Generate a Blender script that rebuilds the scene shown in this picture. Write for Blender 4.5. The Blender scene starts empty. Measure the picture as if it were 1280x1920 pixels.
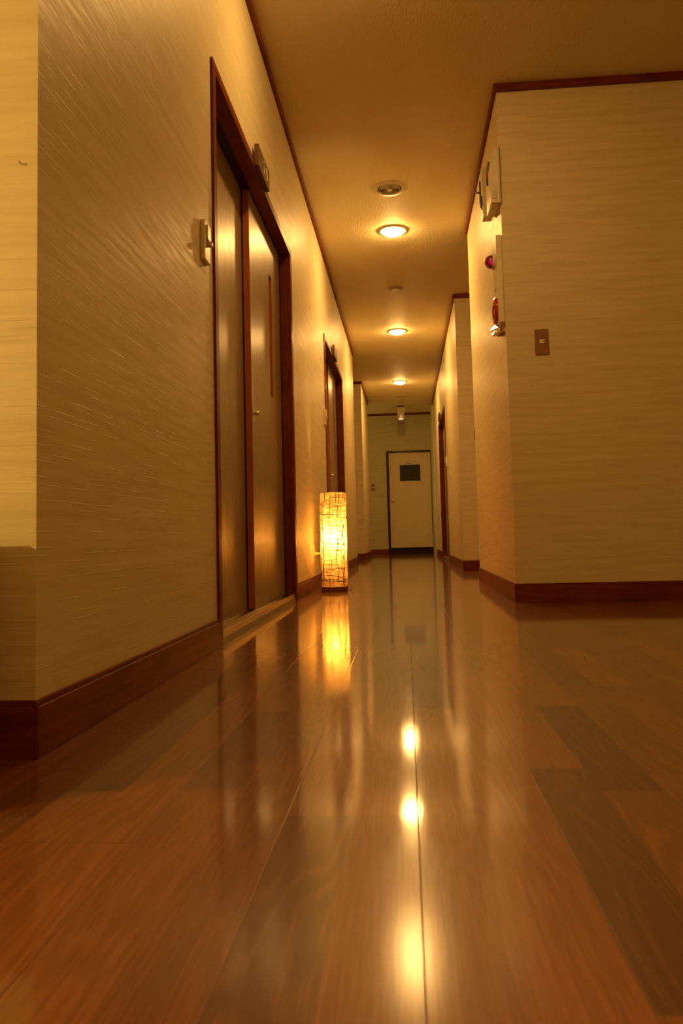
import bpy, bmesh, math, random
from mathutils import Vector, Matrix
random.seed(7)
PI = math.pi
scn = bpy.context.scene
COL = scn.collection

# ------------------------------------------------------------------ dimensions (metres)
A = 0.62        # left wall face at x = -A
B = 0.544       # right wall face at x = +B
H = 2.7045      # ceiling
TH = 0.14       # wall thickness
BB = 0.0935     # baseboard height
CM = 0.042      # crown moulding height
YL0, YLa, YLb, YLc = 1.304, 10.137, 12.040, 14.06     # left wall runs YL0..YLa and YLb..YLc
YR0, YR1, YR2, YR3 = 4.11, 6.115, 7.80, 14.27         # right wall runs YR0..YR1 and YR2..YR3
YE = 15.36                                            # end wall
LOB = 3.0                                             # lobby half width
YB = -3.0                                             # wall behind the camera

# ------------------------------------------------------------------ node helpers
class NT:
    def __init__(s, name):
        s.m = bpy.data.materials.new(name); s.m.use_nodes = True
        s.t = s.m.node_tree; s.t.nodes.clear()
        s.out = s.t.nodes.new('ShaderNodeOutputMaterial')
    def n(s, kind, **kw):
        nd = s.t.nodes.new(kind)
        for k, v in kw.items():
            setattr(nd, k, v)
        return nd
    def link(s, a, b): s.t.links.new(a, b)
    def math(s, op, a, b=None, c=None, clamp=False):
        nd = s.n('ShaderNodeMath', operation=op); nd.use_clamp = clamp
        for i, x in enumerate((a, b, c)):
            if x is None: continue
            if isinstance(x, (int, float)): nd.inputs[i].default_value = x
            else: s.link(x, nd.inputs[i])
        return nd.outputs[0]
    def comb(s, x=0, y=0, z=0):
        nd = s.n('ShaderNodeCombineXYZ')
        for i, v in enumerate((x, y, z)):
            if isinstance(v, (int, float)): nd.inputs[i].default_value = v
            else: s.link(v, nd.inputs[i])
        return nd.outputs[0]
    def pos(s):
        g = s.n('ShaderNodeNewGeometry'); sp = s.n('ShaderNodeSeparateXYZ')
        s.link(g.outputs['Position'], sp.inputs[0]); return sp.outputs
    def noise(s, vec, scale=1.0, detail=2.0, rough=0.5, dist=0.0):
        nd = s.n('ShaderNodeTexNoise'); s.link(vec, nd.inputs['Vector'])
        nd.inputs['Scale'].default_value = scale; nd.inputs['Detail'].default_value = detail
        nd.inputs['Roughness'].default_value = rough; nd.inputs['Distortion'].default_value = dist
        return nd.outputs['Fac']
    def white(s, vec):
        nd = s.n('ShaderNodeTexWhiteNoise', noise_dimensions='3D'); s.link(vec, nd.inputs['Vector'])
        return nd.outputs['Value']
    def maprange(s, v, a, b, c=0.0, d=1.0, smooth=False):
        nd = s.n('ShaderNodeMapRange'); nd.clamp = True
        if smooth: nd.interpolation_type = 'SMOOTHSTEP'
        s.link(v, nd.inputs[0])
        for i, x in enumerate((a, b, c, d)): nd.inputs[i+1].default_value = x
        return nd.outputs[0]
    def mix(s, f, a, b, blend='MIX'):
        nd = s.n('ShaderNodeMix', data_type='RGBA', blend_type=blend)
        if isinstance(f, (int, float)): nd.inputs[0].default_value = f
        else: s.link(f, nd.inputs[0])
        for idx, x in ((6, a), (7, b)):
            if isinstance(x, tuple): nd.inputs[idx].default_value = (*x[:3], 1)
            else: s.link(x, nd.inputs[idx])
        return nd.outputs[2]
    def bump(s, h, strength=0.3, dist=0.001):
        nd = s.n('ShaderNodeBump'); nd.inputs['Strength'].default_value = strength
        nd.inputs['Distance'].default_value = dist; s.link(h, nd.inputs['Height'])
        return nd.outputs[0]
    def bsdf(s, base=None, rough=0.5, metal=0.0, spec=0.5, normal=None, **kw):
        b = s.n('ShaderNodeBsdfPrincipled')
        if base is not None:
            if isinstance(base, tuple): b.inputs['Base Color'].default_value = (*base[:3], 1)
            else: s.link(base, b.inputs['Base Color'])
        if isinstance(rough, (int, float)): b.inputs['Roughness'].default_value = rough
        else: s.link(rough, b.inputs['Roughness'])
        b.inputs['Metallic'].default_value = metal
        b.inputs['Specular IOR Level'].default_value = spec
        if normal is not None: s.link(normal, b.inputs['Normal'])
        for k, v in kw.items():
            k = k.replace('_', ' ')
            if isinstance(v, (int, float, tuple)): b.inputs[k].default_value = v
            else: s.link(v, b.inputs[k])
        return b
    def done(s, shader):
        s.link(shader, s.out.inputs['Surface']); return s.m

def simple(name, col, rough=0.5, metal=0.0, spec=0.5, **kw):
    t = NT(name); p = t.pos()
    nz = t.noise(t.comb(p[0], p[1], p[2]), 35.0, 3.0)
    c = t.mix(t.maprange(nz, .3, .7), tuple(x*.93 for x in col), tuple(min(1, x*1.06) for x in col))
    return t.done(t.bsdf(c, rough, metal, spec, **kw).outputs[0])

# ------------------------------------------------------------------ materials
def mat_wallpaper(name='wallpaper', tint=(1, 1, 1), emboss=1.0):
    t = NT(name); p = t.pos()
    u = t.math('ADD', p[0], p[1]); v = p[2]
    def dashes(rowh, cell, thr, seed):
        r = t.math('DIVIDE', v, rowh); row = t.math('FLOOR', r); fv = t.math('FRACT', r)
        off = t.math('MULTIPLY', t.white(t.comb(row, seed, 1.7)), 17.0)
        uu = t.math('ADD', t.math('DIVIDE', u, cell), off)
        c = t.math('FLOOR', uu); fu = t.math('FRACT', uu)
        rnd = t.white(t.comb(row, c, seed+.5))
        on = t.math('GREATER_THAN', rnd, thr)
        a = t.maprange(fu, .05, .16, 0, 1, True); b = t.maprange(fu, .70, .84, 1, 0, True)
        prof = t.maprange(t.math('ABSOLUTE', t.math('SUBTRACT', fv, .5)), .0, .5*.0028/rowh, 1, 0, True)
        return t.math('MULTIPLY', t.math('MULTIPLY', on, t.math('MULTIPLY', a, b)), prof)
    d1 = dashes(.0135, .125, .66, 3.0)
    d2 = dashes(.0098, .080, .72, 9.0)
    hgt = t.math('ADD', d1, t.math('MULTIPLY', d2, .3))
    fib = t.noise(t.comb(t.math('MULTIPLY', u, 26.0), t.math('MULTIPLY', v, 420.0), 0.0), 1.0, 3.0)
    band = t.noise(t.comb(t.math('MULTIPLY', u, 2.6), t.math('MULTIPLY', v, 34.0), 2.0), 1.0, 3.0, .6)
    big = t.noise(t.comb(t.math('MULTIPLY', u, 5.0), t.math('MULTIPLY', v, 75.0), 5.0), 1.0, 2.0)
    base1 = tuple(a*b for a, b in zip((.70, .60, .36), tint)); base2 = tuple(a*b for a, b in zip((.83, .73, .48), tint))
    c = t.mix(t.maprange(band, .32, .68), base1, base2)
    c = t.mix(t.math('MULTIPLY', t.maprange(big, .4, .7), .35), c, tuple(min(1, x*1.06) for x in base2))
    c = t.mix(t.math('MULTIPLY', d1, .45*emboss), c, (.92, .85, .64))  # glint of the raised threads tinted into the dash colour
    h = t.math('ADD', hgt, t.math('MULTIPLY', fib, .35))
    rough = t.maprange(big, .35, .7, .52, .38)
    return t.done(t.bsdf(c, rough, 0, .5, t.bump(h, .5*emboss, .0013)).outputs[0])

def mat_ceiling():
    t = NT('ceiling_paper'); p = t.pos()
    n1 = t.noise(t.comb(t.math('MULTIPLY', p[0], 95.0), t.math('MULTIPLY', p[1], 30.0), 0.0), 1.0, 3.0, .6)
    n2 = t.noise(t.comb(p[0], p[1], 0.0), 4.0, 3.0)
    c = t.mix(t.maprange(n2, .3, .7), (.80, .69, .43), (.84, .73, .46))
    return t.done(t.bsdf(c, .62, 0, .3, t.bump(n1, 1.0, .0036)).outputs[0])

def mat_trim(name='mahogany', dark=(.105, .018, .004), light=(.27, .056, .011), rough=.40, vertical=False, coat=.03):
    t = NT(name); p = t.pos()
    u = t.math('ADD', p[0], p[1])
    if vertical: vec = t.comb(t.math('MULTIPLY', u, 60.0), t.math('MULTIPLY', p[2], 4.0), 0.0)
    else: vec = t.comb(t.math('MULTIPLY', u, 4.0), t.math('MULTIPLY', p[2], 60.0), 0.0)
    g = t.noise(vec, 1.0, 4.0, .6, .4)
    blot = t.noise(t.comb(p[0], p[1], p[2]), 6.0, 2.0)
    c = t.mix(t.maprange(t.math('ADD', t.math('MULTIPLY', g, .6), t.math('MULTIPLY', blot, .4)), .3, .7), dark, light)
    return t.done(t.bsdf(c, rough, 0, .12, t.bump(g, .12, .0006), Coat_Weight=coat, Coat_Roughness=.15).outputs[0])

def mat_doorpanel():
    t = NT('door_laminate'); p = t.pos()
    u = t.math('ADD', p[0], p[1])
    fine = t.noise(t.comb(t.math('MULTIPLY', u, 420.0), t.math('MULTIPLY', p[2], 7.0), 0.0), 1.0, 4.0, .65)
    mid = t.noise(t.comb(t.math('MULTIPLY', u, 70.0), t.math('MULTIPLY', p[2], 1.4), 4.0), 1.0, 3.0, .6)
    g = t.math('ADD', t.math('MULTIPLY', fine, .55), t.math('MULTIPLY', mid, .45))
    c = t.mix(t.maprange(g, .32, .68), (.30, .205, .11), (.42, .305, .175))
    r = t.maprange(g, .34, .66, .42, .22)
    return t.done(t.bsdf(c, r, 0, .38, t.bump(g, .6, .0009)).outputs[0])

def mat_floor():
    t = NT('parquet'); p = t.pos()
    att = t.n('ShaderNodeAttribute'); att.attribute_name = 'piece'
    sep = t.n('ShaderNodeSeparateColor'); t.link(att.outputs['Color'], sep.inputs[0])
    tone, seed, joint = sep.outputs[0], sep.outputs[1], sep.outputs[2]
    x, y = p[0], p[1]
    sx = t.math('MULTIPLY', seed, 53.0)
    # cathedral figure: contour lines of a stretched noise
    n1 = t.noise(t.comb(t.math('ADD', t.math('MULTIPLY', x, 9.0), sx), t.math('ADD', t.math('MULTIPLY', y, 1.1), sx), sx), 1.0, 2.0, .45, .2)
    ring = t.math('SINE', t.math('MULTIPLY', n1, 105.0))
    ring = t.math('MULTIPLY', t.math('ADD', ring, 1.0), .5)
    fib = t.noise(t.comb(t.math('ADD', t.math('MULTIPLY', x, 330.0), sx), t.math('MULTIPLY', y, 9.0), sx), 1.0, 4.0, .7)
    blot = t.noise(t.comb(t.math('ADD', t.math('MULTIPLY', x, 9.0), sx), t.math('MULTIPLY', y, 2.5), sx), 1.0, 3.0, .6)
    g = t.math('ADD', t.math('MULTIPLY', ring, t.maprange(seed, .45, .9, .06, .26)), t.math('ADD', t.math('MULTIPLY', fib, .85), t.math('MULTIPLY', blot, .40)))
    base = t.mix(tone, (.13, .040, .010), (.42, .138, .033))
    dark = t.mix(tone, (.055, .014, .004), (.25, .074, .017))
    c = t.mix(t.maprange(g, .42, .78, 1, 0), dark, base)
    # groove between boards (every 165 mm) and at the board ends
    m = t.math('FRACT', t.math('DIVIDE', t.math('SUBTRACT', x, .004-165.0), .165))
    d = t.math('MULTIPLY', t.math('MINIMUM', m, t.math('SUBTRACT', 1.0, m)), .165)
    e = t.math('FRACT', t.math('ADD', t.math('DIVIDE', y, 1.82), joint))
    de = t.math('MULTIPLY', t.math('MINIMUM', e, t.math('SUBTRACT', 1.0, e)), 1.82)
    gd = t.math('MINIMUM', d, de)
    groove = t.maprange(gd, .0, .0011, 0, 1, True)
    c = t.mix(groove, (.05, .017, .006), c)
    micro = t.noise(t.comb(x, y, 0.0), 240.0, 3.0, .6)
    wav = t.noise(t.comb(t.math('MULTIPLY', x, 7.0), t.math('MULTIPLY', y, 3.0), 0.0), 1.0, 2.0)
    hb = t.math('ADD', t.math('MULTIPLY', fib, .30), t.math('ADD', t.math('MULTIPLY', micro, .22), t.math('ADD', t.math('MULTIPLY', wav, .45), t.math('MULTIPLY', ring, .06))))
    hb = t.math('ADD', hb, t.math('MULTIPLY', groove, 1.2))
    nrm = t.bump(hb, .13, .0005)
    wear = t.noise(t.comb(x, t.math('MULTIPLY', y, .6), 0.0), 2.2, 4.0, .6)
    rg = t.maprange(wear, .3, .75, .05, .09)
    # rougher coat patch added to blur the nearest ceiling light's reflection
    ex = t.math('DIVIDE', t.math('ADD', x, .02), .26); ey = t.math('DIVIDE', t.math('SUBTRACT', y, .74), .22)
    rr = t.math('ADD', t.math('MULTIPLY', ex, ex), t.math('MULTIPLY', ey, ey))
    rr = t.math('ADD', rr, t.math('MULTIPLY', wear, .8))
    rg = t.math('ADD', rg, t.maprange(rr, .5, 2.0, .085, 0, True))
    nb = t.bump(t.math('ADD', fib, t.math('MULTIPLY', groove, 2.0)), .25, .0008)
    b = t.bsdf(c, .42, 0, .5, nb, Coat_Weight=1.0, Coat_Roughness=rg, Coat_IOR=1.5)
    t.link(nrm, b.inputs['Coat Normal'])
    return t.done(b.outputs[0])

def mat_emit(name, col, strength):
    t = NT(name); e = t.n('ShaderNodeEmission')
    e.inputs[0].default_value = (*col, 1); e.inputs[1].default_value = strength
    return t.done(e.outputs[0])

def mat_shade():
    t = NT('woven_fibre_shade')
    tc = t.n('ShaderNodeUVMap'); tc.uv_map = 'UVMap'
    sp = t.n('ShaderNodeSeparateXYZ'); t.link(tc.outputs[0], sp.inputs[0])
    u, v = sp.outputs[0], sp.outputs[1]     # metres around / metres up
    vert = t.noise(t.comb(t.math('MULTIPLY', u, 260.0), t.math('MULTIPLY', v, 9.0), 0.0), 1.0, 2.0, .6, .3)
    hor = t.noise(t.comb(t.math('MULTIPLY', u, 12.0), t.math('MULTIPLY', v, 300.0), 7.0), 1.0, 2.0, .6, .3)
    fz = t.noise(t.comb(u, v, 0.0), 330.0, 3.0, .6)
    w = t.math('ADD', t.math('MULTIPLY', t.math('MAXIMUM', vert, hor), .8), t.math('MULTIPLY', fz, .25))
    fibre = t.maprange(w, .49, .60, 0, 1)
    gap = t.maprange(w, .42, .50, 1, 0)
    trans = t.n('ShaderNodeBsdfTranslucent'); dif = t.n('ShaderNodeBsdfDiffuse'); tp = t.n('ShaderNodeBsdfTransparent')
    tcol = t.mix(fibre, (.95, .66, .26), (.12, .022, .003))
    t.link(tcol, trans.inputs[0])
    dif.inputs[0].default_value = (.55, .36, .17, 1)
    m1 = t.n('ShaderNodeMixShader'); m1.inputs[0].default_value = .30
    t.link(trans.outputs[0], m1.inputs[1]); t.link(dif.outputs[0], m1.inputs[2])
    tp.inputs[0].default_value = (1, .80, .42, 1)
    m2 = t.n('ShaderNodeMixShader'); t.link(t.math('MULTIPLY', gap, .22), m2.inputs[0])
    t.link(m1.outputs[0], m2.inputs[1]); t.link(tp.outputs[0], m2.inputs[2])
    return t.done(m2.outputs[0])

def mat_strand():
    t = NT('raffia_strand')
    a = t.n('ShaderNodeBsdfTranslucent'); a.inputs[0].default_value = (.13, .035, .006, 1)
    d = t.n('ShaderNodeBsdfDiffuse'); d.inputs[0].default_value = (.22, .09, .03, 1)
    m = t.n('ShaderNodeMixShader'); m.inputs[0].default_value = .5
    t.link(a.outputs[0], m.inputs[1]); t.link(d.outputs[0], m.inputs[2])
    return t.done(m.outputs[0])

def mat_pebbleglass():
    t = NT('pebbled_dark_glass'); p = t.pos()
    vo = t.n('ShaderNodeTexVoronoi'); vo.inputs['Scale'].default_value = 60.0
    t.link(t.comb(p[0], p[1], p[2]), vo.inputs['Vector'])
    return t.done(t.bsdf((.022, .022, .018), .12, 0, .5, t.bump(vo.outputs['Distance'], .9, .006)).outputs[0])

M = {}
M['wall'] = mat_wallpaper()
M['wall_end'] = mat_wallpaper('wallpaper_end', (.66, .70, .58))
M['cream'] = simple('cream_paint', (.82, .78, .58), .55)
M['ceil'] = mat_ceiling()
M['trim'] = mat_trim()
M['jamb'] = mat_trim('mahogany_upright', vertical=True)
M['dark'] = mat_trim('dark_track_wood', (.02, .008, .004), (.05, .018, .008), .4, True, .1)
M['edge'] = mat_trim('orange_lipping', (.36, .10, .018), (.50, .155, .03), .38, True, .2)
M['panel'] = mat_doorpanel()
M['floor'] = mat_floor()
M['steel'] = simple('satin_steel', (.62, .58, .50), .28, 1.0)
M['brass'] = simple('brass_rail', (.60, .45, .24), .26, .85)
M['sill'] = simple('worn_bronze_sill', (.16, .11, .05), .38, .15)
M['chrome'] = simple('chrome', (.9, .9, .9), .10, 1.0)
M['ivory'] = simple('ivory_plastic', (.80, .74, .56), .32)
M['ivory2'] = simple('aged_ivory_plastic', (.66, .57, .38), .38)
M['bronze'] = simple('bronze_plate', (.26, .13, .05), .34, .35)
M['smoke'] = simple('brown_beige_plastic', (.42, .30, .17), .35)
M['black'] = simple('black_plastic', (.012, .010, .009), .4)
M['void'] = simple('shadow_gap', (.006, .004, .003), .8)
M['door'] = simple('beige_painted_door', (.74, .60, .38), .42)
M['glass'] = mat_pebbleglass()
M['sign'] = simple('brown_sign_plate', (.13, .058, .022), .42)
M['glyph'] = simple('pale_lettering', (.75, .62, .45), .4)
M['red'] = simple('red_plastic', (.55, .012, .008), .22, Coat_Weight=1.0, Coat_Roughness=.05)
M['slot'] = simple('amber_slot_glass', (.30, .12, .035), .35)
M['shade'] = mat_shade()
M['strand'] = mat_strand()
M['cord'] = simple('ivory_cord', (.78, .68, .46), .4)
M['woodbase'] = mat_trim('lamp_base_wood', (.16, .06, .02), (.26, .10, .035), .45, False, .1)
LAMP = (1.0, .545, .15)
M['bulb_ceiling'] = mat_emit('downlight_glow', LAMP, 150.0)
M['bulb_dim'] = mat_emit('dimmer_downlight_glow', LAMP, 95.0)  # same glow at lower strength
M['bulb_floor'] = mat_emit('floor_lamp_bulb', (1.0, .60, .15), 640.0)
M['led'] = mat_emit('small_lit_lens', (1.0, .62, .28), .5)
def mat_dome():
    t = NT('lit_red_dome')
    g = t.n('ShaderNodeLayerWeight'); g.inputs[0].default_value = .35
    b = t.bsdf((.16, .002, .006), .10, 0, .6, Coat_Weight=1.0, Coat_Roughness=.03)
    f = t.maprange(g.outputs['Facing'], .0, .10, 1, 0, True)
    t.link(t.mix(f, (.12, .0, .004), (1.0, .02, .13)), b.inputs['Emission Color'])
    b.inputs['Emission Strength'].default_value = .24
    return t.done(b.outputs[0])
M['dome'] = mat_dome()

# ------------------------------------------------------------------ mesh helpers
def box(bm, x0, x1, y0, y1, z0, z1, bevel=0.0, seg=2):
    r = bmesh.ops.create_cube(bm, size=1.0)
    vs = r['verts']
    for v in vs:
        v.co = Vector(((x0+x1)/2+v.co.x*(x1-x0), (y0+y1)/2+v.co.y*(y1-y0), (z0+z1)/2+v.co.z*(z1-z0)))
    if bevel > 0:
        es = list({e for v in vs for e in v.link_edges})
        bmesh.ops.bevel(bm, geom=es, offset=bevel, segments=seg, profile=.5, affect='EDGES')
def lathe(bm, prof, c=(0, 0, 0), axis='z', seg=48, flip=1):
    """revolve (radius, height) points; axis z or +-x or y"""
    rings = []
    for r, h in prof:
        ring = []
        for i in range(seg):
            a = 2*PI*i/seg
            if r < 1e-6 and ring: ring.append(ring[0]); continue
            if axis == 'z': co = (c[0]+r*math.cos(a), c[1]+r*math.sin(a), c[2]+h*flip)
            elif axis == 'x': co = (c[0]+h*flip, c[1]+r*math.cos(a), c[2]+r*math.sin(a))
            else: co = (c[0]+r*math.cos(a), c[1]+h*flip, c[2]+r*math.sin(a))
            ring.append(bm.verts.new(co))
        rings.append(ring)
    for k in range(len(rings)-1):
        p, q = rings[k], rings[k+1]
        for i in range(seg):
            j = (i+1) % seg
            vs = []
            for v in (p[i], p[j], q[j], q[i]):
                if v not in vs: vs.append(v)
            if len(vs) >= 3:
                try: bm.faces.new(vs)
                except ValueError: pass
def tube(bm, pts, r, seg=8, caps=True):
    pts = [Vector(p) for p in pts]
    rings = []; n = None
    for i, p in enumerate(pts):
        d = (pts[min(i+1, len(pts)-1)]-pts[max(i-1, 0)]).normalized()
        if n is None:
            n = d.orthogonal().normalized()
        else:
            n = (n-d*n.dot(d)).normalized()
        b = d.cross(n)
        rr = r[i] if isinstance(r, (list, tuple)) else r
        rings.append([bm.verts.new(p+n*rr*math.cos(2*PI*k/seg)+b*rr*math.sin(2*PI*k/seg)) for k in range(seg)])
    for k in range(len(rings)-1):
        for i in range(seg):
            j = (i+1) % seg
            bm.faces.new((rings[k][i], rings[k][j], rings[k+1][j], rings[k+1][i]))
    if caps and seg >= 3:
        bm.faces.new(rings[0][::-1]); bm.faces.new(rings[-1])
def torus(bm, c, R, r, axis='z', seg=48, s2=8):
    prof = [(R+r*math.cos(2*PI*k/s2), r*math.sin(2*PI*k/s2)) for k in range(s2+1)]
    lathe(bm, prof, c, axis, seg)
def obj(name, bm, mat, parent=None, smooth=False, loc=None, kind=None):
    bmesh.ops.remove_doubles(bm, verts=bm.verts, dist=1e-6)
    bmesh.ops.recalc_face_normals(bm, faces=bm.faces)
    me = bpy.data.meshes.new(name); bm.to_mesh(me); bm.free()
    me.materials.append(M[mat])
    if smooth:
        for p in me.polygons: p.use_smooth = True
        me.set_sharp_from_angle(angle=math.radians(38))
    o = bpy.data.objects.new(name, me); COL.objects.link(o)
    if loc: o.location = loc
    if parent: o.parent = parent
    if kind: o['kind'] = kind
    return o
def mb(*boxes, bevel=0.0):
    bm = bmesh.new()
    for b in boxes: box(bm, *b, bevel=bevel)
    return bm
def struct(name, mat, *boxes, bevel=0.0):
    return obj(name, mb(*boxes, bevel=bevel), mat, kind='structure')
def thing(name, label, cat, loc=(0, 0, 0), group=None):
    o = bpy.data.objects.new(name, None); o.empty_display_size = .05; COL.objects.link(o)
    o.location = loc; o['label'] = label; o['category'] = cat
    if group: o['group'] = group
    return o
def sthing(name, loc=(0, 0, 0)):
    o = bpy.data.objects.new(name, None); o.empty_display_size = .05; COL.objects.link(o)
    o.location = loc; o['kind'] = 'structure'; return o
def copy_tree(o, parent=None):
    c = o.copy(); COL.objects.link(c); c.parent = parent
    for ch in list(o.children): copy_tree(ch, c)
    return c
def text_mesh(s, size, depth=.0006):
    cu = bpy.data.curves.new('t', 'FONT'); cu.body = s; cu.size = size; cu.extrude = depth
    cu.align_x = 'CENTER'; cu.align_y = 'CENTER'
    to = bpy.data.objects.new('t', cu); COL.objects.link(to)
    dg = bpy.context.evaluated_depsgraph_get()
    me = bpy.data.meshes.new_from_object(to.evaluated_get(dg))
    bpy.data.objects.remove(to); return me

# ------------------------------------------------------------------ floor: parquet pieces, one mesh
def build_floor():
    W = .0825; X0 = .004
    bm = bmesh.new(); lay = bm.loops.layers.float_color.new('piece')
    fixed = {   # strip index: list of (y0, y1, tone)
        3: [(1.130, 1.672, .10)], -6: [(1.126, 1.786, .16)],
        2: [(.62, 1.235, .22), (1.235, 1.95, .62)], 1: [(.55, 1.238, .86)],
        -1: [(.45, 1.030, .60), (1.030, 1.64, .66)], -2: [(.36, 1.030, .30), (1.030, 1.385, .62)],
        0: [(.40, 1.04, .66), (1.04, 1.66, .58)], 5: [(1.883, 2.488, .80)], 4: [(1.885, 2.45, .30), (1.20, 1.885, .52)],
        -3: [(.40, 1.12, .50), (1.12, 1.9, .56)], -4: [(.5, 1.14, .66)], -5: [(.62, 1.385, .78)],
        -7: [(.9, 1.45, .40)], 6: [(1.5, 2.15, .30)],
    }
    jn = {-1: 1.030, 0: .30}
    for k in range(-38, 38):
        x0 = X0+k*W; x1 = x0+W
        board = k//2
        rb = random.Random(board*77+5); jo = rb.random()
        joint = (-jn[board]/1.82) % 1.0 if board in jn else jo
        rr = random.Random(k*131+11)
        segs = []
        fx = sorted(fixed.get(k, []))
        def fill(a, b):
            y = a
            while y < b-1e-6:
                L = rr.uniform(.48, .74); y2 = min(b, y+L)
                if b-y2 < .18: y2 = b
                tone = min(.95, max(.1, rr.gauss(.58, .13)))
                if rr.random() < .13: tone = rr.uniform(.22, .36)
                segs.append((y, y2, tone)); y = y2
        y = YB-.3*rr.random()-.02
        for (a, b, tn) in fx:
            fill(y, a); segs.append((a, b, tn)); y = b
        fill(y, YE+.3)
        for (a, b, tn) in segs:
            sd = rr.random()
            vs = [bm.verts.new(c) for c in ((x0, a, 0), (x1, a, 0), (x1, b, 0), (x0, b, 0))]
            f = bm.faces.new(vs)
            for l in f.loops: l[lay] = (tn, sd, joint, 1)
    bmesh.ops.remove_doubles(bm, verts=bm.verts, dist=1e-5)
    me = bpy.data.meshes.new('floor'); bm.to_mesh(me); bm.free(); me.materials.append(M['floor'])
    o = bpy.data.objects.new('floor', me); COL.objects.link(o); o['kind'] = 'structure'
build_floor()

# ------------------------------------------------------------------ shell
struct('ceiling', 'ceil', (-LOB-.1, LOB+.1, YB-.1, YE+.2, H, H+.1))
OP = [(2.610, 4.455), (6.392, 8.190)]      # sliding door openings in the left wall
OPZ = 1.985
DR = (10.305, 12.130)                      # opening in the far right wall
def wall_y(x0, x1, y0, y1, ops=()):
    out = []; y = y0
    for a, b in ops:
        out.append((x0, x1, y, a, 0, H)); out.append((x0, x1, a, b, OPZ, H)); y = b
    out.append((x0, x1, y, y1, 0, H)); return out
struct('wall_left', 'wall', *wall_y(-A-TH, -A, YL0, YLa, OP), (-LOB, -A-TH, YL0, YL0+TH, 0, H), (-2.2, -A-TH, YLa-TH, YLa, 0, H))
struct('wall_left_far', 'wall', *wall_y(-A-TH, -A, YLb, YLc), (-2.2, -A-TH, YLb, YLb+TH, 0, H), (-2.2, -A-TH, YLc-TH, YLc, 0, H))
struct('wall_left_passage', 'wall', (-2.34, -2.2, YLa-TH, YLb+TH, 0, H))
struct('wall_left_end', 'wall', (-2.34, -2.2, YLc-TH, YE, 0, H))
struct('wall_right', 'wall', (B, B+TH, YR0, YR1, 0, H), (B+TH, LOB, YR0, YR0+TH, 0, H), (B+TH, 2.2, YR1-TH, YR1, 0, H))
struct('wall_right_far', 'wall', *wall_y(B, B+TH, YR2, YR3, [DR]), (B+TH, 2.2, YR2, YR2+TH, 0, H))
struct('wall_right_passage', 'wall', (2.2, 2.34, YR1-TH, YR2+TH, 0, H))
struct('wall_right_end', 'cream', (B-.010, B+TH, YR3, YE, 0, H))
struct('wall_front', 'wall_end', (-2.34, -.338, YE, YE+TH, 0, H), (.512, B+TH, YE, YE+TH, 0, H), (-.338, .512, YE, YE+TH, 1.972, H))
struct('wall_back', 'wall', (-LOB-TH, LOB+TH, YB-TH, YB, 0, H))
struct('wall_lobby_left', 'wall', (-LOB-TH, -LOB, YB, YL0+TH, 0, H))
struct('wall_lobby_right', 'wall', (LOB, LOB+TH, YB, YR0+TH, 0, H))

BD = .009
def base_profile(bm, x0, x1, y0, y1):
    box(bm, x0, x1, y0, y1, 0.0, BB-.010, .0012, 1)
    # stepped bead along the top
    ix = .0025
    if (x1-x0) < .05: box(bm, x0+(ix if x0 > 0 else 0), x1-(ix if x0 < 0 else 0), y0, y1, BB-.010, BB, .0018, 2)
    else: box(bm, x0, x1, y0+ix, y1, BB-.010, BB, .0018, 2)
def baseb(name, *segs):
    bm = bmesh.new()
    for s in segs: base_profile(bm, *s)
    return obj(name, bm, 'trim', kind='structure')
baseb('baseboard_left', (-A, -A+BD, YL0-BD, 2.585), (-LOB, -A, YL0-BD, YL0))
baseb('baseboard_left_middle', (-A, -A+BD, 4.485, 6.366))
baseb('baseboard_left_far', (-A, -A+BD, 8.216, YLa))
baseb('baseboard_left_end', (-A, -A+BD, YLb-BD, YLc), (-2.2, -A, YLb-BD, YLb))
baseb('baseboard_right', (B-BD, B, YR0-BD, YR1), (B, LOB, YR0-BD, YR0))
baseb('baseboard_right_far', (B-BD, B, YR2-BD, DR[0]-.025), (B, 2.2, YR2-BD, YR2))
baseb('baseboard_right_end', (B-BD, B, DR[1]+.025, YR3))
baseb('baseboard_front', (-2.2, -.338, YE-BD, YE))
CD = .016
def crown(name, *segs):
    bm = bmesh.new()
    for (x0, x1, y0, y1) in segs:
        box(bm, x0, x1, y0, y1, H-CM, H, .002, 2)
    return obj(name, bm, 'trim', kind='structure')
crown('trim_1', (-A, -A+CD, YL0-CD, YLa), (-LOB, -A, YL0-CD, YL0))
crown('trim_2', (-A, -A+CD, YLb-CD, YLc), (-2.2, -A, YLb-CD, YLb))
crown('trim_3', (B-CD, B, YR0-CD, YR1), (B, LOB, YR0-CD, YR0))
crown('trim_4', (B-CD, B, YR2-CD, YR3), (B, 2.2, YR2-CD, YR2))
crown('trim_5', (-2.2, B-.010, YE-CD, YE))

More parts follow.
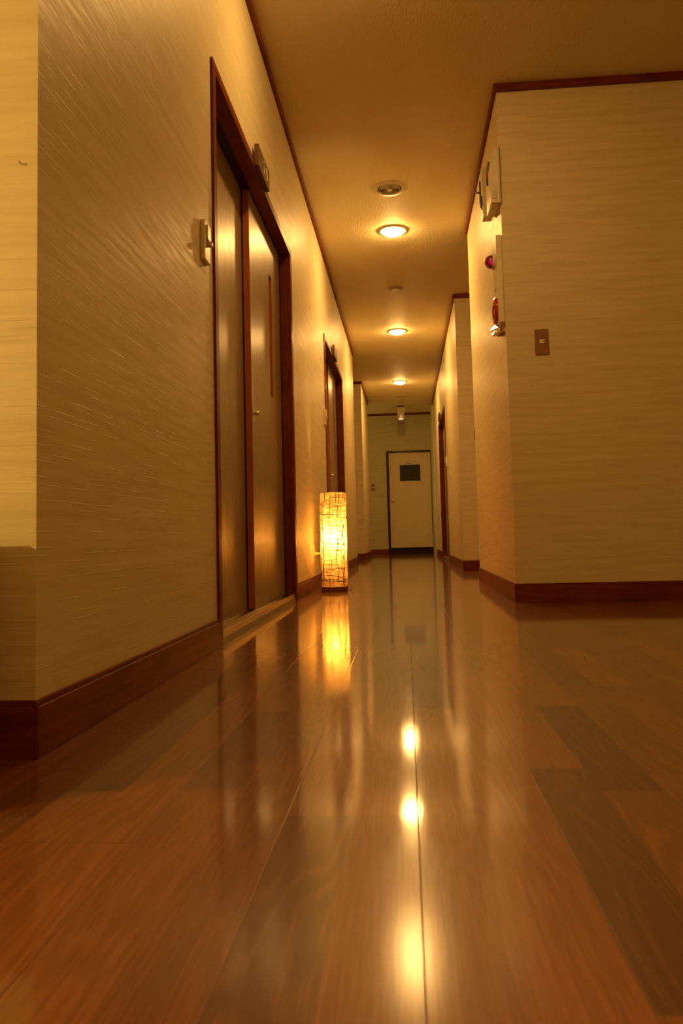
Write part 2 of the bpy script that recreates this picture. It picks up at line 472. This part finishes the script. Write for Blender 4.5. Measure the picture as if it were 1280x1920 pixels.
# ------------------------------------------------------------------ sliding doors
def sliding_door(name, s, face, y0, y1, full=True):
    """s=-1 left wall (door recedes to -x), s=+1 right wall"""
    root = sthing(name, (face, y0, 0))
    def X(d): return s*d           # d>0 goes into the wall
    def bx(bm, d0, d1, a, b, z0, z1, bev=0.0):
        xa, xb = sorted((X(d0), X(d1))); box(bm, xa, xb, a, b, z0, z1, bev, 2)
    L = y1-y0
    bm = bmesh.new()
    P = -.009; wj = .025; hd = 1.968
    bx(bm, P, .0, -.022, 0.0, 0, 2.004, .001)                 # casing lips on the wall
    bx(bm, P, .0, L, L+.022, 0, 2.004, .001)
    bx(bm, P, .0, 0, L, hd+.012, 2.004, .001)
    bx(bm, P+.001, .052, 0, wj, 0, hd, .001)                  # jamb boards
    bx(bm, P+.001, .052, L-wj, L, 0, hd, .001)
    bx(bm, P+.001, .052, 0, L, hd, hd+.016, .001)
    obj('door_frame', bm, 'jamb', root)
    bm = bmesh.new()
    bx(bm, .052, .138, 0, L, hd, hd+.016)
    bx(bm, .052, .138, L-wj*.6, L, .03, hd)
    bx(bm, .052, .138, 0, wj*.6, .03, hd)
    obj('head_track', bm, 'dark', root)
    bm = bmesh.new()
    bx(bm, .000, .138, wj, L-wj, 0, .022, .001)
    tr = obj('threshold', bm, 'sill', root); bm = bmesh.new()
    bx(bm, .003, .010, wj, L-wj, .022, .044, .0015)
    bx(bm, .052, .057, wj, L-wj, .022, .038, .0015)
    bx(bm, .091, .095, wj, L-wj, .022, .034, .001)
    obj('track_rail', bm, 'brass', tr)
    half = .94
    # fixed rear panel
    bm = bmesh.new(); bx(bm, .096, .124, wj*.6, half+.045, .024, hd)
    obj('rear_panel', bm, 'panel', root)
    # sliding front panel with its window slot cut out
    f0, f1 = .059, .088; ya, yb = half, L-wj*.6-.001
    sy0, sy1, sz0, sz1 = L-.385, L-.300, 1.090, 1.742
    bm = bmesh.new()
    bx(bm, f0, f1, ya+.003, sy0, .040, hd-.004); bx(bm, f0, f1, sy1, yb-.02, .040, hd-.004)
    bx(bm, f0, f1, sy0, sy1, .040, sz0); bx(bm, f0, f1, sy0, sy1, sz1, hd-.004)
    fp = obj('sliding_panel', bm, 'panel', root)
    bm = bmesh.new(); bx(bm, f0-.0005, f1+.0005, ya, ya+.003, .040, hd-.004, .0005)
    o = obj('edge_lipping', bm, 'edge', fp)
    bm = bmesh.new(); bx(bm, f0-.0005, f1+.0005, yb-.02, yb, .040, hd-.004, .0005)
    obj('rear_stile', bm, 'panel', fp)
    bm = bmesh.new(); w = .004
    bx(bm, f0-.001, f1-.004, sy0, sy0+w, sz0, sz1); bx(bm, f0-.001, f1-.004, sy1-w, sy1, sz0, sz1)
    bx(bm, f0-.001, f1-.004, sy0+w, sy1-w, sz0, sz0+w); bx(bm, f0-.001, f1-.004, sy0+w, sy1-w, sz1-w, sz1)
    sf = obj('slot_frame', bm, 'edge', fp)
    bm = bmesh.new(); bx(bm, f1-.009, f1-.005, sy0+w, sy1-w, sz0+w, sz1-w)
    obj('slot_pane', bm, 'slot', sf)
    bm = bmesh.new(); bx(bm, f0-.003, f0+.001, ya+.028, ya+.052, .885, .950, .001)
    lk = obj('lock_plate', bm, 'steel', fp)
    bm = bmesh.new(); lathe(bm, [(0, -.024), (.009, -.024), (.0105, -.022), (.0105, .0), (0, 0)], (X(f0-.003), ya+.040, .925), 'x', 20, -s*-1)
    obj('lock_knob', bm, 'steel', lk, True)
    bm = bmesh.new(); bx(bm, f0-.002, f0+.001, yb-.030, yb-.018, .845, .915, .001)
    obj('finger_pull', bm, 'steel', fp)
    return root
sliding_door('door_1', -1, -A, OP[0][0], OP[0][1])
sliding_door('door_2', -1, -A, OP[1][0], OP[1][1])
sliding_door('door_3', 1, B, DR[0], DR[1])

# ------------------------------------------------------------------ end door
e = sthing('door_4', (0, YE, 0))
obj('door_frame', mb((-.338, -.294, -.012, .10, .0, 1.972), (.508, .512, -.010, .10, .0, 1.972), (-.294, .508, -.012, .10, 1.936, 1.972), bevel=.002), 'dark', e)
bm = bmesh.new()
x0, x1, z0, z1 = -.083, .305, 1.388, 1.698
for b in ((-.292, x0, .012, .048, .116, 1.934), (x1, .504, .012, .048, .116, 1.934), (x0, x1, .012, .048, .116, z0), (x0, x1, .012, .048, z1, 1.934)): box(bm, *b)
lf = obj('door_leaf', bm, 'door', e)
obj('window_pane', mb((x0, x1, .022, .030, z0, z1)), 'glass', lf)
obj('glazing_bead', mb((x0, x1, .008, .022, z0, z0+.008), (x0, x1, .008, .022, z1-.008, z1), (x0, x0+.008, .008, .022, z0+.008, z1-.008), (x1-.008, x1, .008, .022, z0+.008, z1-.008)), 'dark', lf)
bm = bmesh.new(); lathe(bm, [(0, 0), (.030, 0), (.031, -.004), (.012, -.008), (.010, -.028), (.022, -.036), (.026, -.048), (.020, -.060), (0, -.063)], (-.232, .012, 1.015), 'y', 28)
obj('door_knob', bm, 'brass', lf, True)
bm = bmesh.new()
for i, cx in enumerate((.030, .078, .126)):      # three small painted characters above the pane
    box(bm, cx-.014, cx+.014, .0105, .012, 1.722, 1.727); box(bm, cx-.003, cx+.003, .0105, .012, 1.712, 1.744)
    if i: box(bm, cx-.012, cx+.012, .0105, .012, 1.735, 1.740)
    if i == 2: box(bm, cx-.014, cx+.014, .0105, .012, 1.711, 1.716)
obj('painted_lettering', bm, 'black', lf)
obj('threshold', mb((-.294, .508, -.030, .10, .0, .090), bevel=.003), 'dark', e)
obj('shadow_gap', mb((-.294, .508, .060, .10, .090, 1.936)), 'void', e)

# ------------------------------------------------------------------ room number signs
def room_sign(label, x, s, y, z, nums):
    t = thing('room_sign', label, 'sign', (x, y, z), 'room signs above the sliding doors')
    xa, xb = sorted((0, -s*.020)) if s > 0 else sorted((0, .020))
    obj('plate', mb((xa, xb, -.14, .14, 0, .098), bevel=.0015), 'sign', t)
    me = text_mesh(nums, .085)
    me.materials.append(M['glyph'])
    o = bpy.data.objects.new('lettering', me); COL.objects.link(o); o.parent = t
    if s < 0: o.location = (.0205, .035, .049); o.rotation_euler = (PI/2, 0, PI/2)
    else: o.location = (-.0205, .0, .049); o.rotation_euler = (PI/2, 0, -PI/2)
    return t
room_sign('brown room number plate above the nearest sliding door on the left', -A+.0015+.008, -1, 3.485, 1.978, '2 0')
room_sign('brown room number plate above the sliding door behind the glowing floor lamp', -A+.0095, -1, 7.20, 1.978, '2 0')
room_sign('small dark room plate above the doorway in the far right wall', B-.0095, 1, 11.55, 1.990, '2 0')

# ------------------------------------------------------------------ ceiling fittings
def downlight(label, y):
    t = thing('ceiling_light', label, 'ceiling light', (-.030, y, H), 'recessed ceiling lights')
    bm = bmesh.new(); lathe(bm, [(.086, .0), (.086, -.004), (.092, -.010), (.106, -.009), (.114, -.004), (.116, 0)], seg=64)
    obj('trim_ring', bm, 'ivory2', t, True)
    bm = bmesh.new(); prof = [(.086*math.cos(a), -.003-.038*math.sin(a)) for a in [i*PI/2/10 for i in range(11)]]
    lathe(bm, prof[:-1]+[(0, -.041)], seg=64)
    obj('glass_dome', bm, 'bulb_ceiling', t, True)
    return t
d0 = downlight('brightest round ceiling light, nearest one, just behind the round vent', 6.05)
for lab, y in (('middle round ceiling light of the three along the hallway', 9.12), ('smallest, farthest round ceiling light in front of the end door', 12.20)):
    c = copy_tree(d0); c.location.y = y; c['label'] = lab
lob = copy_tree(d0); lob.location.y = 2.98; lob['label'] = 'round ceiling light nearest the lobby, above the first sliding door'
for ch in lob.children:
    if ch.name.startswith('glass_dome'):
        ch.data = ch.data.copy(); ch.data.materials[0] = M['bulb_dim']

def vent(label, x, y):
    t = thing('ceiling_vent', label, 'vent', (x, y, H), 'round ceiling vents')
    bm = bmesh.new(); lathe(bm, [(.080, 0), (.080, -.006), (.088, -.012), (.108, -.010), (.120, -.004), (.123, 0)], seg=64)
    fl = obj('flange', bm, 'ivory2', t, True)
    bm = bmesh.new(); lathe(bm, [(.080, -.001), (0, -.001)], seg=48); obj('duct_opening', bm, 'void', t)
    for r in (.070, .056, .042, .028):
        bm = bmesh.new(); lathe(bm, [(r-.005, -.014), (r, -.003), (r+.0015, -.003), (r-.0035, -.015), (r-.005, -.014)], seg=56)
        obj('louvre_ring', bm, 'ivory2', t, True)
    bm = bmesh.new(); lathe(bm, [(0, -.016), (.016, -.016), (.020, -.012), (.020, -.002)], seg=32); obj('centre_cap', bm, 'ivory2', t, True)
    return t
v0 = vent('round slatted ceiling vent nearest the camera, before the brightest light', -.040, 5.29)
v1 = copy_tree(v0); v1.location = (-.015, 13.43, H); v1['label'] = 'round ceiling vent past the farthest light, before the hanging box'

t = thing('smoke_detector', 'small round smoke detector on the ceiling between the nearest and middle lights', 'smoke detector', (-.030, 7.50, H))
bm = bmesh.new(); lathe(bm, [(0, 0), (.074, 0), (.074, -.006), (.064, -.016), (.040, -.020), (.040, -.018)], seg=48); obj('base', bm, 'smoke', t, True)
bm = bmesh.new(); lathe(bm, [(.040, -.018), (.040, -.036), (.030, -.046), (0, -.048)], seg=40); obj('sensor_cap', bm, 'ivory', t, True)
bm = bmesh.new(); lathe(bm, [(.004, 0), (.004, -.003), (0, -.004)], (0, -.050, -.0145), seg=12); obj('indicator', bm, 'ivory', t, True)
t = thing('ceiling_sensor', 'small round sensor on the ceiling just before the hanging beige box', 'sensor', (-.023, 13.97, H))
bm = bmesh.new(); lathe(bm, [(0, 0), (.060, 0), (.058, -.016), (.040, -.026), (0, -.028)], seg=36); obj('base', bm, 'ivory2', t, True)
bm = bmesh.new(); torus(bm, (0, 0, -.026), .022, .004, seg=30); obj('sensor_ring', bm, 'black', t, True)

t = thing('hanging_light_box', 'narrow beige box hanging from the ceiling near the end door, small lit square below', 'emergency light', (-.030, 14.50, H))
obj('canopy', mb((-.066, .066, -.05, .05, -.014, 0), bevel=.002), 'dark', t)
obj('housing', mb((-.062, .062, -.03, .03, -.262, -.014), bevel=.004), 'ivory2', t)
obj('lit_lens', mb((-.034, .036, -.036, -.030, -.262, -.222), bevel=.003), 'led', t)
bm = bmesh.new(); bmesh.ops.create_uvsphere(bm, u_segments=16, v_segments=10, radius=.012); bmesh.ops.translate(bm, vec=(.002, -.034, -.192), verts=bm.verts)
obj('indicator_lamp', bm, 'led', t, True)
obj('lower_bracket', mb((-.055, .055, -.02, .02, -.335, -.263), bevel=.004), 'sign', t)

# ------------------------------------------------------------------ switches and plates
def lr_plate(label, cat, x, y, z, s):      # on a corridor wall (s=-1 left wall, faces +x)
    t = thing('call_switch', label, cat, (x, y, z), 'ivory switches beside the sliding doors')
    def bx(d0, d1, a, b, c, d, bev): 
        q = sorted((-s*d0, -s*d1)); return (q[0], q[1], a, b, c, d), bev
    for nm, (bb_, bev), mt in (('plate', bx(0, .015, -.036, .036, -.065, .065, .003), 'ivory'), ('rocker', bx(.015, .021, -.020, .020, .004, .052, .002), 'ivory'), ('knob', bx(.015, .030, -.010, .012, -.014, .000, .002), 'ivory2')):
        obj(nm, mb(bb_, bevel=bev), mt, t)
    return t
lr_plate('ivory switch box on the left wall beside the nearest sliding door', 'switch', -A, 2.462, 1.302, -1)
lr_plate('small ivory switch on the left wall before the second sliding door', 'switch', -A, 6.27, 1.302, -1)
lr_plate('small ivory switch on the far right wall just before the doorway', 'switch', B, 10.10, 1.265, 1)

def face_plate(label, x, y, z, mat='bronze'):
    t = thing('light_switch', label, 'light switch', (x, y, z), 'bronze switch plates')
    obj('plate', mb((-.035, .035, -.006, 0, -.066, .066), bevel=.0025), mat, t)
    obj('rocker', mb((-.013, .013, -.010, -.006, -.009, .013), bevel=.002), 'ivory', t)
    bm = bmesh.new(); lathe(bm, [(0, 0), (.002, 0), (.002, -.001), (0, -.001)], (.006, -.010, .002), 'y', 10); obj('indicator', bm, 'black', t)
    return t
s0 = face_plate('bronze switch plate with ivory rocker on the wide right wall facing the camera', .722, YR0, 1.320)
s1 = copy_tree(s0); s1.location = (.722, YR2, 1.310); s1['label'] = 'half hidden bronze switch plate on the wall behind the right hand corner'
s2 = copy_tree(s0); s2.location = (-.607, YE, 1.282); s2['label'] = 'small switch plate on the end wall left of the beige door'

t = thing('wall_nail', 'small dark nail in the wallpaper at the far left edge of the picture', 'nail', (-.6485, YL0, 1.0125))
bm = bmesh.new(); lathe(bm, [(0, -.008), (.0022, -.008), (.0022, -.007), (.0009, -.0065), (.0009, 0), (0, 0)], (.0, 0, 0), 'y', 12); obj('shank', bm, 'smoke', t)
bm = bmesh.new(); tube(bm, [(0, -.006, 0), (-.002, -.0065, .0005), (-.0045, -.006, .001)], .0005, 6); obj('thread_end', bm, 'smoke', t)
# outlet
t = thing('wall_outlet', 'ivory power outlet low on the left wall beside the glowing floor lamp', 'outlet', (-A, 5.325, .243))
obj('plate', mb((0, .006, -.035, .035, -.062, .062), bevel=.002), 'ivory', t)
obj('socket', mb((.006, .009, -.012, .012, -.024, .024), bevel=.0015), 'ivory2', t)

# ------------------------------------------------------------------ boxes on the right wall near the ceiling
t = thing('wall_unit', 'large rounded ivory box high on the right wall near the ceiling corner', 'wall box', (B, 4.10, 2.065))
bm = bmesh.new()
# cross-section in x/z rounded at top front, extruded along y
prof = [(0, 0), (-.044, 0), (-.050, .008), (-.052, .06)]
for i in range(7):
    a = i/6*PI/2; prof.append((-.052+.038*(1-math.cos(a)), .17+.125*math.sin(a)))
prof.append((0, .297))
va = [bm.verts.new((x, 0, z)) for x, z in prof]; vb = [bm.verts.new((x, .19, z)) for x, z in prof]
bm.faces.new(va); bm.faces.new(vb[::-1])
for i in range(len(prof)):
    j = (i+1) % len(prof); bm.faces.new((va[i], va[j], vb[j], vb[i]))
obj('housing', bm, 'ivory', t)
obj('side_latch', mb((-.040, -.020, -.003, .0, .022, .062), bevel=.001), 'ivory2', t)
obj('back_plate', mb((-.010, 0, -.006, .196, -.004, .302), bevel=.001), 'ivory2', t)
for nm, z, mt in (('red_indicator', .178, 'red'), ('button', .156, 'black'), ('button', .134, 'black')):
    obj(nm, mb((-.061, -.050, .085, .105, z, z+.015), bevel=.002), mt, t)
obj('front_grille', mb((-.056, -.042, .04, .15, .198, .240), bevel=.002), 'sign', t)
t = thing('wall_unit', 'slim ivory box on the right wall just behind the large rounded box', 'wall box', (B, 4.55, 2.17))
obj('housing', mb((-.044, 0, 0, .075, 0, .30), bevel=.004), 'ivory', t)
obj('dial', mb((-.056, -.043, .02, .05, .085, .105), bevel=.004), 'black', t)
obj('switch_lever', mb((-.050, -.043, .03, .04, .06, .14), bevel=.002), 'black', t)
t = thing('wall_hook', 'black hook bracket on the right wall behind the slim ivory box', 'hook', (B, 4.97, 2.42))
obj('bracket', mb((-.014, 0, 0, .05, 0, .155), bevel=.003), 'black', t)
bm = bmesh.new(); tube(bm, [(-.010, .011, .085), (-.030, .011, .080), (-.036, .011, .095)], .005, 10); obj('hook', bm, 'black', t, True)

t = thing('fire_alarm_panel', 'tall ivory fire alarm panel with red lamp dome and red push button', 'fire alarm', (B, 4.135, 1.405))
obj('housing', mb((-.030, 0, 0, .175, .035, .500), bevel=.004), 'ivory', t)
bm = bmesh.new(); lathe(bm, [(.042, 0), (.042, -.010), (.040, -.014), (.037, -.014)], (-.030, .085, .385), 'x', 40); lr = obj('lamp_ring', bm, 'ivory', t, True)
bm = bmesh.new(); prof = [(.037*math.cos(a), -.012-.042*math.sin(a)) for a in [i*PI/2/12 for i in range(13)]]
lathe(bm, prof[:-1]+[(0, -.054)], (-.030, .085, .385), 'x', 40); obj('lamp_dome', bm, 'dome', t, True)
bm = bmesh.new(); lathe(bm, [(0, -.006), (.040, -.006), (.046, -.016), (.062, -.018), (.070, -.012), (.072, 0), (0, 0)], (-.030, .085, .118), 'x', 44); obj('push_button_ring', bm, 'red', t, True)
bm = bmesh.new(); lathe(bm, [(0, -.012), (.016, -.012), (.018, -.006)], (-.030, .085, .118), 'x', 24); obj('push_button', bm, 'black', t, True)
obj('nameplate', mb((-.032, -.030, .07, .085, .222, .236), bevel=.0005), 'black', t)
# chrome plates under the button, tilted to mirror the nearest ceiling light
bm = bmesh.new()
def slab(bm, c, n, up, w, h, d):
    n = Vector(n).normalized(); up = Vector(up); up = (up-n*up.dot(n)).normalized(); sd = n.cross(up)
    vs = []
    for k in (0, -d):
        for a, b in ((-1, -1), (1, -1), (1, 1), (-1, 1)):
            vs.append(bm.verts.new(Vector(c)+n*k+sd*a*w/2+up*b*h/2))
    for f in ((0, 1, 2, 3), (7, 6, 5, 4), (0, 4, 5, 1), (1, 5, 6, 2), (2, 6, 7, 3), (3, 7, 4, 0)): bm.faces.new([vs[i] for i in f])
slab(bm, (-.036, .060, .030), (-.69, -.34, .64), (0, 0, 1), .090, .032, .012)
slab(bm, (-.026, .040, .004), (-.69, -.34, .64), (0, 0, 1), .105, .036, .014)
obj('chrome_plates', bm, 'chrome', t)
obj('bottom_block', mb((-.026, 0, .0, .150, -.005, .035), bevel=.004), 'bronze', t)

# ------------------------------------------------------------------ woven floor lamp
LX, LY = -.472, 5.222
t = thing('floor_lamp', 'glowing cylindrical woven fibre floor lamp standing beside the left wall', 'lamp', (LX, LY, 0))
R0 = .0865
bm = bmesh.new(); lathe(bm, [(0, 0), (.083, 0), (.085, .003), (.085, .030), (.082, .033), (0, .033)], seg=56)
obj('base', bm, 'woodbase', t, True)
# shade with gentle unevenness, real-scale UVs
bm = bmesh.new(); uvl = bm.loops.layers.uv.new('UVMap'); SEG = 72; NH = 60; z0, z1 = .032, .640
rng = random.Random(3)
ph = [rng.uniform(0, 6.28) for _ in range(4)]
def rad(a, z):
    return R0+.0010*math.sin(3*a+ph[0]+z*9)+.0008*math.sin(5*a+ph[1]-z*23)+.0006*math.sin(41*z+ph[2])
grid = []
prof = [(1.0, z0+(z1-.012-z0)*k/NH) for k in range(NH+1)]+[(.985, z1-.006), (.95, z1-.001), (.90, z1)]
for f, z in prof:
    grid.append([bm.verts.new((rad(2*PI*i/SEG, z)*f*math.cos(2*PI*i/SEG), rad(2*PI*i/SEG, z)*f*math.sin(2*PI*i/SEG), z)) for i in range(SEG)])
for k in range(len(grid)-1):
    for i in range(SEG):
        j = (i+1) % SEG
        fc = bm.faces.new((grid[k][i], grid[k][j], grid[k+1][j], grid[k+1][i]))
        for l, (ii, kk) in zip(fc.loops, ((i, k), (i+1, k), (i+1, k+1), (i, k+1))):
            l[uvl].uv = (ii/SEG*2*PI*R0, prof[kk][1])
me = bpy.data.meshes.new('lamp_shade'); bm.to_mesh(me); bm.free(); me.materials.append(M['shade'])
for p in me.polygons: p.use_smooth = True
sh = bpy.data.objects.new('lamp_shade', me); COL.objects.link(sh); sh.parent = t
bm = bmesh.new()
for k in range(40):          # upright strands
    a = rng.uniform(0, 2*PI); pts = []; za = rng.uniform(.033, .25) if rng.random() < .5 else .033
    zb = rng.uniform(za+.15, .632)
    n = 14; w = rng.uniform(.02, .07)
    for i in range(n):
        z = za+(min(zb, .632)-za)*i/(n-1); aa = a+w*math.sin(i*.7+k)
        r = rad(aa, z)+.0012; pts.append((r*math.cos(aa), r*math.sin(aa), z))
    tube(bm, pts, rng.uniform(.0008, .0016), 5)
for k in range(90):          # strands wound round
    a0 = rng.uniform(0, 2*PI); ln = rng.uniform(.8, 3.8); z = rng.uniform(.04, .630); sl = rng.uniform(-.006, .006); pts = []
    n = 18
    for i in range(n):
        aa = a0+ln*i/(n-1); zz = min(.634, max(.036, z+sl*i/3+.0015*math.sin(i*1.1+k))); r = rad(aa, zz)+.0016
        if i in (0, n-1): r += rng.uniform(0, .003)
        pts.append((r*math.cos(aa), r*math.sin(aa), zz))
    tube(bm, pts, rng.uniform(.0007, .0014), 5)
for k in (z1-.003,):
    tube(bm, [((R0*.985)*math.cos(2*PI*i/48), (R0*.985)*math.sin(2*PI*i/48), k) for i in range(49)], .0018, 6, False)
o = obj('woven_strands', bm, 'strand', sh, True); o['kind'] = 'stuff'
bm = bmesh.new(); bmesh.ops.create_uvsphere(bm, u_segments=24, v_segments=16, radius=.024)
for v in bm.verts: v.co.z = v.co.z*1.35+.335
obj('bulb', bm, 'bulb_floor', t, True)
bm = bmesh.new(); lathe(bm, [(0, .033), (.020, .033), (.020, .040), (.007, .044), (.007, .262), (.016, .268), (.016, .306), (0, .306)], seg=24)
obj('bulb_stem', bm, 'steel', t, True)
# plug and cord (moves with the lamp)
px, py, pz = -A-LX+.009, 5.325-LY, .243
bm = bmesh.new(); tube(bm, [(px, py, pz), (px+.012, py, pz), (px+.030, py-.002, pz), (px+.040, py-.004, pz-.001)], [.011, .011, .007, .003], 12)
obj('plug', bm, 'cord', t, True)
def bez(ps, n=40):
    ps = [Vector(p) for p in ps]; out = []
    P = [ps[0]*2-ps[1]]+ps+[ps[-1]*2-ps[-2]]
    for i in range(1, len(P)-2):
        for k in range(n):
            s = k/n; a, b, c, d = P[i-1], P[i], P[i+1], P[i+2]
            out.append(.5*((2*b)+(c-a)*s+(2*a-5*b+4*c-d)*s*s+(3*b-a-3*c+d)*s**3))
    out.append(ps[-1]); return out
bm = bmesh.new()
tube(bm, bez([(px+.040, py-.004, pz-.001), (px+.075, py-.002, pz-.004), (px+.086, py+.010, pz-.06), (px+.060, py+.03, .06), (px+.05, py+.04, .004), (-.02, .12, .003), (.055, .10, .010), (.098, .055, .050), (.112, .035, .036), (.106, .040, .008), (.092, .070, .003), (.066, .074, .006), (.050, .068, .010)], 10), .0026, 8)
obj('cord', bm, 'cord', t, True)

# ------------------------------------------------------------------ unseen block added outside the frame to shade the left corner
struct('lobby_shade_block', 'trim', (-1.9, -.678, .95, 1.255, 0, .382))

# ------------------------------------------------------------------ lights
def point(name, loc, col, power, r):
    l = bpy.data.lights.new(name, 'POINT'); l.color = col; l.energy = power; l.shadow_soft_size = r
    o = bpy.data.objects.new(name, l); COL.objects.link(o); o.location = loc; return o
point('lobby_lamp', (-1.75, .15, 1.15), (1.0, .62, .15), 34.0, .03)
point('side_passage_lamp', (-1.9, 15.18, 1.6), (1.0, .72, .24), 5.0, .06)
point('lobby_fill_light', (1.2, -1.2, 2.5), (1.0, .50, .13), 10.0, .15)  # unseen fill without a fixture, added to brighten the near walls

w = bpy.data.worlds.new('world'); scn.world = w; w.use_nodes = True
w.node_tree.nodes['Background'].inputs[0].default_value = (.02, .010, .003, 1)
w.node_tree.nodes['Background'].inputs[1].default_value = .2

# ------------------------------------------------------------------ camera
f, pitch, yaw, roll, hc = 1500.0, .0744, .0786, -.025, .35
cyw, syw = math.cos(yaw), math.sin(yaw)
F = Vector((-syw*math.cos(pitch), cyw*math.cos(pitch), math.sin(pitch)))
Rv = Vector((cyw, syw, 0)); Uv = Rv.cross(F)
R2 = Rv*math.cos(roll)+Uv*math.sin(roll); U2 = -Rv*math.sin(roll)+Uv*math.cos(roll)
cd = bpy.data.cameras.new('camera'); cam = bpy.data.objects.new('camera', cd); COL.objects.link(cam)
mw = Matrix((( R2.x, U2.x, -F.x, 0), (R2.y, U2.y, -F.y, 0), (R2.z, U2.z, -F.z, hc), (0, 0, 0, 1)))
cam.matrix_world = mw
cd.sensor_fit = 'VERTICAL'; cd.sensor_height = 24.0; cd.sensor_width = 16.0
cd.lens = 24.0*f/1920.0
cd.shift_y = -(960-894.8)/1920.0
cd.clip_start = .01; cd.clip_end = 60
cd.dof.use_dof = True; cd.dof.focus_distance = 5.2; cd.dof.aperture_fstop = 6.3
scn.camera = cam
vs = scn.view_settings
scn.display_settings.display_device = 'sRGB'
vs.view_transform = 'Standard'; vs.look = 'None'; vs.gamma = 1.0; vs.exposure = 0.75
vs.use_curve_mapping = False
